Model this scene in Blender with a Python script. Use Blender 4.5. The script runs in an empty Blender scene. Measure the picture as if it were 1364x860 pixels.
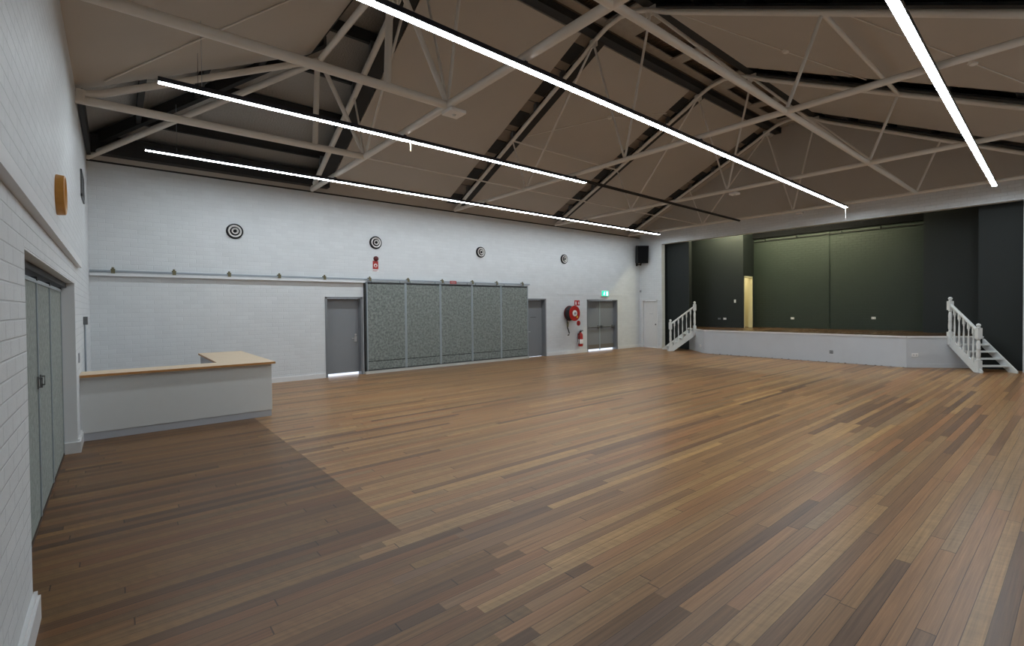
import bpy, bmesh, math, random
from mathutils import Vector, Matrix
random.seed(7)
S = bpy.context.scene
COL = S.collection
PI = math.pi

# ------------------------------------------------------------------ room numbers (metres)
W = 11.966      # face of the long wall with the doors
L = 17.153      # face of the stage wall
H = 4.50        # top of the painted brick
HC = 4.553      # height of the truss bottom chords
YR = 5.93       # ridge
SL = 0.482      # roof slope
YN = -0.95      # near wall (behind the camera)
TX = [4.047, 8.098, 12.245, 16.395]
SH = 0.17       # ceiling sheets above the rafter centre line
FO = 0.42       # foil above the rafter centre line

# ------------------------------------------------------------------ helpers
def add_mesh(name, bm, mats, parent=None, smooth=False):
    bmesh.ops.recalc_face_normals(bm, faces=bm.faces)
    me = bpy.data.meshes.new(name)
    bm.to_mesh(me); bm.free()
    if not isinstance(mats, (list, tuple)): mats = [mats]
    for m in mats: me.materials.append(m)
    if smooth:
        for p in me.polygons: p.use_smooth = True
        try: me.set_sharp_from_angle(angle=math.radians(40))
        except Exception: pass
    o = bpy.data.objects.new(name, me)
    COL.objects.link(o)
    if parent is not None:
        o.parent = parent
        o.matrix_parent_inverse = PARENT_INV.get(parent.name, Matrix()).copy()
    return o
PARENT_INV = {}

def tag(o, label, cat, group=None):
    o['label'] = label; o['category'] = cat
    if group: o['group'] = group
    return o

def thing(name, label, cat, loc=(0, 0, 0), group=None):
    o = bpy.data.objects.new(name, None)
    COL.objects.link(o)
    o.location = loc
    o.empty_display_size = 0.2
    PARENT_INV[o.name] = Matrix.Translation(loc).inverted()
    return tag(o, label, cat, group)

def struct(name, bm, m, smooth=False):
    o = add_mesh(name, bm, m, None, smooth)
    o['kind'] = 'structure'
    return o

def B(): return bmesh.new()

def bx(bm, x0, x1, y0, y1, z0, z1, mi=0, M=None):
    vs = []
    for z in (z0, z1):
        for x, y in ((x0, y0), (x1, y0), (x1, y1), (x0, y1)):
            v = Vector((x, y, z))
            if M is not None: v = M @ v
            vs.append(bm.verts.new(v))
    for f in ((3, 2, 1, 0), (4, 5, 6, 7), (0, 1, 5, 4), (1, 2, 6, 5), (2, 3, 7, 6), (3, 0, 4, 7)):
        bm.faces.new([vs[i] for i in f]).material_index = mi
    return bm

def box(x0, x1, y0, y1, z0, z1, bev=0.0, M=None):
    bm = bx(B(), x0, x1, y0, y1, z0, z1, 0, M)
    if bev > 0:
        bmesh.ops.bevel(bm, geom=list(bm.edges), offset=bev, segments=2, affect='EDGES', profile=0.5)
    return bm

def sweep(bm, pts, r, seg=12, mi=0, caps=True, up=None):
    pts = [Vector(p) for p in pts]
    rings = []
    for i, p in enumerate(pts):
        if i == 0: t = pts[1] - pts[0]
        elif i == len(pts) - 1: t = pts[-1] - pts[-2]
        else: t = (pts[i + 1] - p).normalized() + (p - pts[i - 1]).normalized()
        t.normalize()
        a = up or (Vector((0, 0, 1)) if abs(t.z) < 0.95 else Vector((1, 0, 0)))
        u = t.cross(a).normalized(); w = u.cross(t).normalized()
        rr = r[i] if isinstance(r, (list, tuple)) else r
        rings.append([bm.verts.new(p + rr * (math.cos(2 * PI * k / seg) * u + math.sin(2 * PI * k / seg) * w)) for k in range(seg)])
    for a, b in zip(rings, rings[1:]):
        for k in range(seg):
            bm.faces.new((a[k], a[(k + 1) % seg], b[(k + 1) % seg], b[k])).material_index = mi
    if caps:
        bm.faces.new(rings[0][::-1]).material_index = mi
        bm.faces.new(rings[-1]).material_index = mi
    return bm

def tube(p, q, r, seg=12): return sweep(B(), [p, q], r, seg)

def lathe(bm, prof, M=None, seg=24, mi=0):
    """prof: (radius, height) pairs turned about local Z"""
    rings = []
    for r, z in prof:
        ring = []
        for k in range(seg):
            a = 2 * PI * k / seg
            v = Vector((r * math.cos(a), r * math.sin(a), z))
            if M is not None: v = M @ v
            ring.append(bm.verts.new(v))
        rings.append(ring)
    for a, b in zip(rings, rings[1:]):
        for k in range(seg):
            bm.faces.new((a[k], a[(k + 1) % seg], b[(k + 1) % seg], b[k])).material_index = mi
    bm.faces.new(rings[0][::-1]).material_index = mi
    bm.faces.new(rings[-1]).material_index = mi
    return bm

def slab(bm, pts, dz, mi=0):
    """polygon (3D points) with a vertical thickness"""
    lo = [bm.verts.new(p) for p in pts]
    hi = [bm.verts.new((p[0], p[1], p[2] + dz)) for p in pts]
    bm.faces.new(lo).material_index = mi
    bm.faces.new(hi[::-1]).material_index = mi
    n = len(pts)
    for i in range(n):
        bm.faces.new((lo[i], lo[(i + 1) % n], hi[(i + 1) % n], hi[i])).material_index = mi
    return bm

def holed(bm, u0, u1, v0, v1, holes, put):
    """grid of boxes over (u,v) leaving rectangular holes open; put(u0,u1,v0,v1) adds a box"""
    us = sorted({u0, u1, *[h[0] for h in holes], *[h[1] for h in holes]})
    for a, b in zip(us, us[1:]):
        cut = sorted((h[2], h[3]) for h in holes if h[0] <= a + 1e-6 and h[1] >= b - 1e-6)
        z = v0
        for c, d in cut:
            if c > z + 1e-6: put(a, b, z, c)
            z = d
        if z < v1 - 1e-6: put(a, b, z, v1)

TOWALL = Matrix.Rotation(PI / 2, 4, 'X')      # local Z -> world -Y (out of the long wall)
def at(x, y, z, R=None):
    M = Matrix.Translation((x, y, z))
    return M @ R if R is not None else M

# ------------------------------------------------------------------ materials
def new_mat(name):
    m = bpy.data.materials.new(name); m.use_nodes = True
    nt = m.node_tree
    return m, nt, nt.nodes['Principled BSDF']

def plain(name, col, rough=0.5, metal=0.0, noise=0.0, scale=8.0, bump=0.0):
    m, nt, b = new_mat(name)
    b.inputs['Base Color'].default_value = (*col, 1)
    b.inputs['Roughness'].default_value = rough
    b.inputs['Metallic'].default_value = metal
    tc = nt.nodes.new('ShaderNodeNewGeometry')
    n = nt.nodes.new('ShaderNodeTexNoise'); n.inputs['Scale'].default_value = scale; n.inputs['Detail'].default_value = 4
    nt.links.new(tc.outputs['Position'], n.inputs['Vector'])
    mx = nt.nodes.new('ShaderNodeMix'); mx.data_type = 'RGBA'
    k = noise if noise else 0.04
    mx.inputs[6].default_value = (*[c * (1 - k) for c in col], 1)
    mx.inputs[7].default_value = (*[min(1, c * (1 + k)) for c in col], 1)
    nt.links.new(n.outputs['Fac'], mx.inputs[0])
    nt.links.new(mx.outputs[2], b.inputs['Base Color'])
    if bump:
        bp = nt.nodes.new('ShaderNodeBump'); bp.inputs['Strength'].default_value = bump; bp.inputs['Distance'].default_value = 0.01
        nt.links.new(n.outputs['Fac'], bp.inputs['Height']); nt.links.new(bp.outputs['Normal'], b.inputs['Normal'])
    return m

def glow(name, col, strength):
    m, nt, b = new_mat(name)
    b.inputs['Base Color'].default_value = (*col, 1)
    b.inputs['Emission Color'].default_value = (*col, 1)
    b.inputs['Emission Strength'].default_value = strength
    return m

def brick(name, col, axes, mortar=0.86, bump=0.5, bw=0.24, rh=0.086, rough=0.55):
    """painted brick; axes = which world axes give (along, up)"""
    m, nt, b = new_mat(name)
    g = nt.nodes.new('ShaderNodeNewGeometry')
    sp = nt.nodes.new('ShaderNodeSeparateXYZ'); cb = nt.nodes.new('ShaderNodeCombineXYZ')
    nt.links.new(g.outputs['Position'], sp.inputs[0])
    nt.links.new(sp.outputs[axes[0]], cb.inputs[0]); nt.links.new(sp.outputs[axes[1]], cb.inputs[1])
    nz = nt.nodes.new('ShaderNodeTexNoise'); nz.inputs['Scale'].default_value = 3.0; nz.inputs['Detail'].default_value = 3
    nt.links.new(g.outputs['Position'], nz.inputs['Vector'])
    t = nt.nodes.new('ShaderNodeTexBrick')
    t.inputs['Scale'].default_value = 1.0
    t.inputs['Brick Width'].default_value = bw; t.inputs['Row Height'].default_value = rh
    t.inputs['Mortar Size'].default_value = 0.006; t.inputs['Mortar Smooth'].default_value = 0.6
    t.inputs['Color1'].default_value = (*col, 1)
    t.inputs['Color2'].default_value = (*[c * 0.95 for c in col], 1)
    t.inputs['Mortar'].default_value = (*[c * mortar for c in col], 1)
    nt.links.new(cb.outputs[0], t.inputs['Vector'])
    mx = nt.nodes.new('ShaderNodeMix'); mx.data_type = 'RGBA'; mx.blend_type = 'MULTIPLY'
    rp = nt.nodes.new('ShaderNodeMapRange'); rp.inputs[3].default_value = 0.93; rp.inputs[4].default_value = 1.04
    nt.links.new(nz.outputs['Fac'], rp.inputs[0])
    mx.inputs[0].default_value = 1.0
    nt.links.new(t.outputs['Color'], mx.inputs[6]); nt.links.new(rp.outputs[0], mx.inputs[7])
    nt.links.new(mx.outputs[2], b.inputs['Base Color'])
    b.inputs['Roughness'].default_value = rough
    iv = nt.nodes.new('ShaderNodeMath'); iv.operation = 'SUBTRACT'; iv.inputs[0].default_value = 1.0
    nt.links.new(t.outputs['Fac'], iv.inputs[1])
    n2 = nt.nodes.new('ShaderNodeTexNoise'); n2.inputs['Scale'].default_value = 40.0
    nt.links.new(g.outputs['Position'], n2.inputs['Vector'])
    ad = nt.nodes.new('ShaderNodeMath'); ad.operation = 'MULTIPLY_ADD'; ad.inputs[1].default_value = 0.35
    nt.links.new(n2.outputs['Fac'], ad.inputs[0]); nt.links.new(iv.outputs[0], ad.inputs[2])
    bp = nt.nodes.new('ShaderNodeBump'); bp.inputs['Strength'].default_value = bump; bp.inputs['Distance'].default_value = 0.006
    nt.links.new(ad.outputs[0], bp.inputs['Height']); nt.links.new(bp.outputs['Normal'], b.inputs['Normal'])
    return m

def boards(name, bw, blen, cols, gap=0.03, rough=0.3, dark_x=None, spec=0.5):
    """strip boards running along world X"""
    m, nt, b = new_mat(name)
    N = nt.nodes.new; K = nt.links.new
    def mth(op, a=None, c=None, d=None):
        n = N('ShaderNodeMath'); n.operation = op
        for i, v in enumerate((a, c, d)):
            if v is None: continue
            if isinstance(v, (int, float)): n.inputs[i].default_value = v
            else: K(v, n.inputs[i])
        return n.outputs[0]
    g = N('ShaderNodeNewGeometry'); sp = N('ShaderNodeSeparateXYZ'); K(g.outputs['Position'], sp.inputs[0])
    X, Y = sp.outputs[0], sp.outputs[1]
    row = mth('FLOOR', mth('DIVIDE', Y, bw)); fy = mth('FRACT', mth('DIVIDE', Y, bw))
    wn = N('ShaderNodeTexWhiteNoise'); wn.noise_dimensions = '1D'; K(row, wn.inputs['W'])
    xs = mth('DIVIDE', mth('ADD', X, mth('MULTIPLY', wn.outputs['Value'], 37.0)), blen)
    idx = mth('FLOOR', xs); fx = mth('FRACT', xs)
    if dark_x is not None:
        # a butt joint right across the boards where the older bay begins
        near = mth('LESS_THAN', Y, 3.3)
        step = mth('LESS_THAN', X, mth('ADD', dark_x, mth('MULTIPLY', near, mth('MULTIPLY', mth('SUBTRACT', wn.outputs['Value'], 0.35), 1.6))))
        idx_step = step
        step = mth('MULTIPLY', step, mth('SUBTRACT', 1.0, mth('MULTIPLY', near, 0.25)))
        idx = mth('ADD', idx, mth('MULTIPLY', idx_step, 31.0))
    cv = N('ShaderNodeCombineXYZ'); K(row, cv.inputs[0]); K(idx, cv.inputs[1])
    w2 = N('ShaderNodeTexWhiteNoise'); w2.noise_dimensions = '2D'; K(cv.outputs[0], w2.inputs['Vector'])
    rp = N('ShaderNodeValToRGB')
    el = rp.color_ramp.elements
    while len(el) < len(cols): el.new(0.5)
    for i, c in enumerate(cols):
        el[i].position = c[0]; el[i].color = (*c[1], 1)
    K(w2.outputs['Value'], rp.inputs['Fac'])
    # grain
    gv = N('ShaderNodeCombineXYZ')
    K(mth('MULTIPLY', X, 1.6), gv.inputs[0]); K(mth('MULTIPLY', Y, 70.0), gv.inputs[1]); K(mth('MULTIPLY', w2.outputs['Value'], 90.0), gv.inputs[2])
    gn = N('ShaderNodeTexNoise'); gn.inputs['Scale'].default_value = 1.0; gn.inputs['Detail'].default_value = 5; gn.inputs['Roughness'].default_value = 0.65
    K(gv.outputs[0], gn.inputs['Vector'])
    # cross figure that some boards have
    fv = N('ShaderNodeCombineXYZ'); K(mth('ADD', mth('MULTIPLY', X, 26.0), mth('MULTIPLY', Y, 9.0)), fv.inputs[0]); K(mth('MULTIPLY', Y, 6.0), fv.inputs[1]); K(mth('MULTIPLY', w2.outputs['Value'], 50.0), fv.inputs[2])
    fn = N('ShaderNodeTexNoise'); fn.inputs['Scale'].default_value = 1.0; fn.inputs['Detail'].default_value = 2
    K(fv.outputs[0], fn.inputs['Vector'])
    fig = mth('MULTIPLY', mth('SUBTRACT', fn.outputs['Fac'], 0.5), mth('MULTIPLY', mth('GREATER_THAN', w2.outputs['Value'], 0.66), 0.45))
    val = mth('ADD', mth('ADD', mth('MULTIPLY', mth('SUBTRACT', gn.outputs['Fac'], 0.5), 1.35), 1.0), fig)
    big = N('ShaderNodeTexNoise'); big.inputs['Scale'].default_value = 0.35; big.inputs['Detail'].default_value = 3
    K(g.outputs['Position'], big.inputs['Vector'])
    val = mth('MULTIPLY', val, mth('ADD', mth('MULTIPLY', big.outputs['Fac'], 0.5), 0.75))
    ge = gap
    e1 = mth('LESS_THAN', fy, ge); e2 = mth('LESS_THAN', fx, 0.0025)
    edge = mth('MAXIMUM', e1, e2)
    val = mth('MULTIPLY', val, mth('SUBTRACT', 1.0, mth('MULTIPLY', edge, 0.68)))
    mx = N('ShaderNodeMix'); mx.data_type = 'RGBA'; mx.blend_type = 'MULTIPLY'; mx.inputs[0].default_value = 1.0
    cc = N('ShaderNodeCombineColor')
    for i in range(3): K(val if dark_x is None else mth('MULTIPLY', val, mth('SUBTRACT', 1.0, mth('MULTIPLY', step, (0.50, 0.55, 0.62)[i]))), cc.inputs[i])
    K(rp.outputs['Color'], mx.inputs[6]); K(cc.outputs[0], mx.inputs[7])
    K(mx.outputs[2], b.inputs['Base Color'])
    rg = mth('ADD', mth('MULTIPLY', big.outputs['Fac'], 0.16), rough - 0.08)
    rg = mth('ADD', rg, mth('MULTIPLY', gn.outputs['Fac'], 0.08))
    K(rg, b.inputs['Roughness'])
    b.inputs['Specular IOR Level'].default_value = spec
    bp = N('ShaderNodeBump'); bp.inputs['Strength'].default_value = 0.25; bp.inputs['Distance'].default_value = 0.002
    K(mth('SUBTRACT', mth('MULTIPLY', gn.outputs['Fac'], 0.15), edge), bp.inputs['Height'])
    K(bp.outputs['Normal'], b.inputs['Normal'])
    return m

def speckle(name, c1, c2, scale=160, rough=0.95):
    m, nt, b = new_mat(name)
    g = nt.nodes.new('ShaderNodeNewGeometry')
    n = nt.nodes.new('ShaderNodeTexNoise'); n.inputs['Scale'].default_value = scale; n.inputs['Detail'].default_value = 3; n.inputs['Roughness'].default_value = 0.8
    nt.links.new(g.outputs['Position'], n.inputs['Vector'])
    n3 = nt.nodes.new('ShaderNodeTexNoise'); n3.inputs['Scale'].default_value = scale * 0.22; n3.inputs['Detail'].default_value = 3
    nt.links.new(g.outputs['Position'], n3.inputs['Vector'])
    av = nt.nodes.new('ShaderNodeMath'); av.operation = 'ADD'
    nt.links.new(n.outputs['Fac'], av.inputs[0]); nt.links.new(n3.outputs['Fac'], av.inputs[1])
    mr = nt.nodes.new('ShaderNodeMapRange'); mr.inputs[1].default_value = 0.82; mr.inputs[2].default_value = 1.18
    nt.links.new(av.outputs[0], mr.inputs[0])
    mx = nt.nodes.new('ShaderNodeMix'); mx.data_type = 'RGBA'
    mx.inputs[6].default_value = (*c1, 1); mx.inputs[7].default_value = (*c2, 1)
    nt.links.new(mr.outputs[0], mx.inputs[0]); nt.links.new(mx.outputs[2], b.inputs['Base Color'])
    b.inputs['Roughness'].default_value = rough
    return m

def foil_mat():
    m, nt, b = new_mat('silver_foil')
    g = nt.nodes.new('ShaderNodeNewGeometry')
    v = nt.nodes.new('ShaderNodeTexNoise'); v.inputs['Scale'].default_value = 38; v.inputs['Detail'].default_value = 6; v.inputs['Distortion'].default_value = 1.2
    nt.links.new(g.outputs['Position'], v.inputs['Vector'])
    w = nt.nodes.new('ShaderNodeTexWave'); w.inputs['Scale'].default_value = 5.0; w.inputs['Distortion'].default_value = 3.0; w.bands_direction = 'X'
    nt.links.new(g.outputs['Position'], w.inputs['Vector'])
    ad = nt.nodes.new('ShaderNodeMath'); ad.operation = 'MULTIPLY_ADD'; ad.inputs[1].default_value = 0.06
    nt.links.new(w.outputs['Fac'], ad.inputs[0]); nt.links.new(v.outputs['Fac'], ad.inputs[2])
    bp = nt.nodes.new('ShaderNodeBump'); bp.inputs['Strength'].default_value = 1.0; bp.inputs['Distance'].default_value = 0.03
    nt.links.new(ad.outputs[0], bp.inputs['Height']); nt.links.new(bp.outputs['Normal'], b.inputs['Normal'])
    b.inputs['Base Color'].default_value = (0.50, 0.475, 0.44, 1)
    b.inputs['Metallic'].default_value = 0.8
    b.inputs['Roughness'].default_value = 0.42
    return m

def corrugated(name, col):
    m, nt, b = new_mat(name)
    g = nt.nodes.new('ShaderNodeNewGeometry')
    w = nt.nodes.new('ShaderNodeTexWave'); w.inputs['Scale'].default_value = 4.0; w.bands_direction = 'X'
    nt.links.new(g.outputs['Position'], w.inputs['Vector'])
    bp = nt.nodes.new('ShaderNodeBump'); bp.inputs['Strength'].default_value = 1.0; bp.inputs['Distance'].default_value = 0.03
    nt.links.new(w.outputs['Fac'], bp.inputs['Height']); nt.links.new(bp.outputs['Normal'], b.inputs['Normal'])
    b.inputs['Base Color'].default_value = (*col, 1); b.inputs['Roughness'].default_value = 0.5
    return m

WHITE = (0.70, 0.72, 0.735)
M_brickX = brick('white_painted_brick_long_wall', WHITE, (0, 2), mortar=0.93, bump=0.35)
M_brickY = brick('white_painted_brick_end_wall', WHITE, (1, 2), mortar=0.88, bump=0.6)
M_white = plain('white_paint', (0.74, 0.75, 0.76), 0.45, noise=0.03, scale=3)
M_skirt = plain('white_gloss_skirting', (0.72, 0.72, 0.72), 0.3)
M_floor = boards('hardwood_strip_floor', 0.081, 2.9,
                 [(0.0, (0.150, 0.083, 0.047)), (0.16, (0.225, 0.121, 0.058)), (0.40, (0.318, 0.173, 0.075)),
                  (0.58, (0.300, 0.143, 0.063)), (0.78, (0.355, 0.205, 0.088)), (0.93, (0.255, 0.157, 0.080)), (1.0, (0.425, 0.242, 0.095))],
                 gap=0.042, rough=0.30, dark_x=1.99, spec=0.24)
M_stagefloor = boards('brown_stage_boards', 0.085, 2.4, [(0.0, (0.07, 0.036, 0.018)), (1.0, (0.14, 0.075, 0.035))], rough=0.22)
M_sheet = plain('beige_ceiling_lining', (0.50, 0.455, 0.40), 0.85, noise=0.05, scale=1.3)
M_tube = plain('cream_painted_steel', (0.74, 0.70, 0.64), 0.4, noise=0.03)
M_dark = plain('dark_stained_timber', (0.018, 0.018, 0.018), 0.7, noise=0.3)
M_brown = plain('brown_timber', (0.10, 0.075, 0.055), 0.7, noise=0.25, scale=12)
M_thresh = plain('dark_red_brown_threshold', (0.055, 0.030, 0.018), 0.5)
M_batten = plain('pale_timber_batten', (0.36, 0.32, 0.27), 0.75, noise=0.15)
M_gapboard = plain('brown_lining_strip', (0.22, 0.175, 0.135), 0.5, noise=0.35, scale=5)
M_foil = foil_mat()
M_corr = corrugated('brown_corrugated_metal', (0.16, 0.11, 0.075))
M_gdoor = plain('grey_painted_door', (0.225, 0.235, 0.25), 0.42, noise=0.03)
M_gframe = plain('grey_painted_steel_frame', (0.20, 0.21, 0.225), 0.4)
M_kick = plain('brown_kick_plate', (0.17, 0.15, 0.125), 0.4)
M_steel = plain('brushed_steel', (0.62, 0.62, 0.63), 0.28, metal=1.0)
M_dsteel = plain('dull_dark_steel', (0.16, 0.165, 0.17), 0.45, metal=0.6)
M_galv = plain('galvanised_steel', (0.36, 0.40, 0.44), 0.45, metal=0.5)
M_brass = plain('dull_brass', (0.19, 0.17, 0.10), 0.45, metal=0.5)
M_fabric = speckle('flecked_grey_fabric', (0.13, 0.147, 0.138), (0.275, 0.30, 0.28), 80)
M_fold = speckle('pale_flecked_board', (0.20, 0.222, 0.205), (0.31, 0.335, 0.31), 110)
M_alu = plain('anodised_aluminium', (0.37, 0.42, 0.45), 0.4, metal=0.3)
M_sill = plain('pale_grey_sill', (0.55, 0.54, 0.50), 0.6)
M_black = plain('black_plastic', (0.012, 0.012, 0.013), 0.5)
for m in (M_black,): m.node_tree.nodes['Principled BSDF'].inputs['Specular IOR Level'].default_value = 0.25
M_navy = plain('black_anodised_profile', (0.012, 0.014, 0.024), 0.4)
M_blackmesh = plain('black_speaker_cloth', (0.006, 0.006, 0.007), 0.9)
M_blackmesh.node_tree.nodes['Principled BSDF'].inputs['Specular IOR Level'].default_value = 0.1
M_green = brick('dark_green_painted_brick', (0.0130, 0.0235, 0.0155), (1, 2), mortar=0.72, bump=0.6, rough=0.6)
M_gplain = plain('dark_green_paint', (0.0095, 0.0138, 0.0132), 0.65, noise=0.06, scale=2)
M_cream = plain('cream_wall_paint', (0.76, 0.70, 0.46), 0.7)
M_stage = plain('pale_grey_stage_front', (0.56, 0.58, 0.61), 0.5, noise=0.06, scale=2.5)
M_stair = plain('white_gloss_stair_paint', (0.70, 0.72, 0.72), 0.35)
M_lam = plain('pale_maple_laminate', (0.66, 0.50, 0.33), 0.35, noise=0.05, scale=6)
M_lamedge = plain('caramel_edging', (0.42, 0.20, 0.065), 0.4)
M_counter = plain('off_white_counter_panel', (0.61, 0.62, 0.61), 0.4, noise=0.02)
M_toe = plain('grey_toe_kick', (0.42, 0.43, 0.46), 0.5)
M_wood = plain('orange_wood_rim', (0.52, 0.23, 0.035), 0.4, noise=0.15, scale=30)
M_red = plain('signal_red', (0.42, 0.02, 0.015), 0.35)
M_dred = plain('dark_red_plastic', (0.10, 0.008, 0.01), 0.35)
M_signwhite = plain('sign_white', (0.82, 0.80, 0.78), 0.5)
M_rubber = plain('black_rubber_hose', (0.018, 0.018, 0.02), 0.55)
M_yellow = plain('yellow_sticker', (0.75, 0.42, 0.05), 0.5)
M_conc = plain('pale_concrete', (0.72, 0.72, 0.74), 0.9)
M_led = glow('cool_white_led', (0.84, 0.935, 1.0), 62.0)
M_exitg = glow('lit_exit_green', (0.02, 0.62, 0.36), 1.3)
M_exitw = glow('lit_exit_white', (0.55, 1.0, 0.86), 2.2)
M_warm = glow('warm_stage_tube', (1.0, 0.95, 0.62), 265.0)

# ------------------------------------------------------------------ floor
struct('floor', bx(B(), -0.30, L + 0.6, YN, W + 0.17, -0.2, 0.0), M_floor)

# ------------------------------------------------------------------ long wall with the doors
D1 = (4.345, 5.235, 0.0, 1.955)
D2 = (10.93, 11.745, 0.0, 1.945)
D3 = (13.90, 15.64, 0.0, 1.925)
bm = B()
holed(bm, -0.3, L + 0.3, 0.0, H, [D1, D2, D3], lambda a, b, c, d: bx(bm, a, b, W, W + 0.25, c, d))
struct('wall_back', bm, M_brickX)
bm = B()
bx(bm, 0.0, 5.31, W - 0.085, W + 0.01, 2.35, 2.40)
struct('trim_1', bm, M_white)                                   # ledge under the sliding rail
struct('trim_2', bx(B(), 12.32, 16.43, W - 0.012, W + 0.01, 2.135, 2.155), M_white)
struct('trim_3', bx(B(), -0.3, L, W - 0.03, W + 0.26, H + 0.025, 4.80), M_sheet)   # cornice board over the brick
struct('trim_4', bx(B(), -0.3, L, W - 0.005, W + 0.24, H - 0.01, H + 0.03), M_dark)
bm = B()
for a, b in ((2.1, 4.31), (11.80, 13.86), (15.70, L)):
    bx(bm, a, b, W - 0.022, W + 0.01, 0, 0.105); bx(bm, a, b, W - 0.012, W + 0.01, 0.105, 0.12)
bx(bm, 0, 2.1, W - 0.022, W + 0.01, 0, 0.11)
struct('baseboard_back', bm, M_skirt)

def grey_door(n, hole, leaves, handle_x=None, label=None, gap=0.045, kick=False):
    x0, x1, _, zt = hole
    bm = B()
    f = 0.055
    for a, b in ((x0 - 0.03, x0 + 0.02), (x1 - 0.02, x1 + 0.03)):
        bx(bm, a, b, W - 0.012, W + 0.20, 0, zt + 0.03)
    bx(bm, x0 - 0.03, x1 + 0.03, W - 0.012, W + 0.20, zt - 0.01, zt + 0.03)
    fr = struct('door_%d' % n, bm, M_gframe)
    w = (x1 - x0 - 0.04) / leaves
    out = []
    for k in range(leaves):
        a = x0 + 0.02 + k * w + 0.004; b = a + w - 0.008
        lf = add_mesh('leaf', box(a, b, W + 0.155, W + 0.195, gap, zt - 0.012, 0.003), M_gdoor, fr)
        out.append((a, b, lf))
        if kick:
            add_mesh('kick_plate', box(a + 0.01, b - 0.01, W + 0.148, W + 0.156, gap + 0.005, 0.24, 0.002), M_kick, lf)
    return fr, out

def lever(parent, x, z, s):
    bm = B()
    bx(bm, x - 0.03, x + 0.03, W + 0.142, W + 0.156, z - 0.09, z + 0.05)
    sweep(bm, [(x, W + 0.15, z), (x, W + 0.09, z)], 0.011, 10)
    sweep(bm, [(x, W + 0.095, z), (x + s * 0.12, W + 0.092, z)], 0.011, 10)
    h = add_mesh('handle', bm, M_steel, parent, True)
    return h

fr, lv = grey_door(1, D1, 1, gap=0.06)
lever(lv[0][2], 5.13, 0.93, -1)
bm = lathe(B(), [(0.0, 0), (0.026, 0), (0.026, 0.014), (0.0, 0.014)], at(5.13, W + 0.156, 1.02, TOWALL)); add_mesh('deadlock', bm, M_steel, lv[0][2], True)
fr, lv = grey_door(2, D2, 1, gap=0.012)
lever(lv[0][2], 11.0, 0.86, 1)
add_mesh('notice_plate', box(11.19, 11.44, W + 0.150, W + 0.156, 1.33, 1.36), M_dsteel, lv[0][2])
fr, lv = grey_door(3, D3, 2, gap=0.07, kick=True)
for k, (a, b, lf) in enumerate(lv):
    bm = B()
    sweep(bm, [(a + 0.07, W + 0.085, 0.91), (b - 0.07, W + 0.085, 0.91)], 0.022, 12)
    bx(bm, a + 0.04, a + 0.13, W + 0.075, W + 0.156, 0.86, 0.96)
    bx(bm, b - 0.13, b - 0.04, W + 0.075, W + 0.156, 0.86, 0.96)
    add_mesh('panic_bar', bm, M_dsteel, lf, True)
a = D3[0] + 0.02 + (D3[1] - D3[0] - 0.04) / 2
add_mesh('meeting_strip', box(a - 0.022, a + 0.022, W + 0.14, W + 0.16, 0.03, D3[3] - 0.02, 0.004), M_alu, fr)

# ground outside the doors, lit by the sky, seen only through the gaps under the leaves
struct('ground', bx(B(), 0, L, W + 0.17, W + 8, -0.25, -0.012), M_conc)

# ------------------------------------------------------------------ left wall
LX = -0.01
DO = (3.62, 7.68)
bm = B()
holed(bm, YN - 0.2, W + 0.25, 0.0, H + 0.35, [(DO[0], DO[1], 0.0, 2.02)], lambda a, b, c, d: bx(bm, LX - 0.30, LX, a, b, c, d))
struct('wall_left', bm, M_brickY)
bm = B()
bx(bm, LX - 0.2, LX - 0.002, DO[1] - 0.012, DO[1], 0, 2.02)
bx(bm, LX - 0.2, LX - 0.002, DO[0], DO[0] + 0.012, 0, 2.02)
bx(bm, LX - 0.2, LX - 0.002, DO[0], DO[1], 2.008, 2.02)
struct('trim_5', bm, M_white)
bm = B()
bx(bm, LX, LX + 0.045, YN, 8.28, 2.235, 2.32)
struct('trim_6', bm, M_white)                                  # lintel ledge over the folding doors
bm = B()
for a, b in ((YN, DO[0] + 0.03), (DO[1], W)):
    bx(bm, LX, LX + 0.028, a, b, 0, 0.13); bx(bm, LX, LX + 0.016, a, b, 0.13, 0.155)
bx(bm, LX - 0.115, LX + 0.028, DO[1] - 0.03, DO[1], 0, 0.13)
struct('baseboard_left', bm, M_skirt)
struct('trim_7', bx(B(), -0.30, -0.125, DO[0], DO[1], -0.02, 0.016), M_thresh)   # timber threshold

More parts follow.
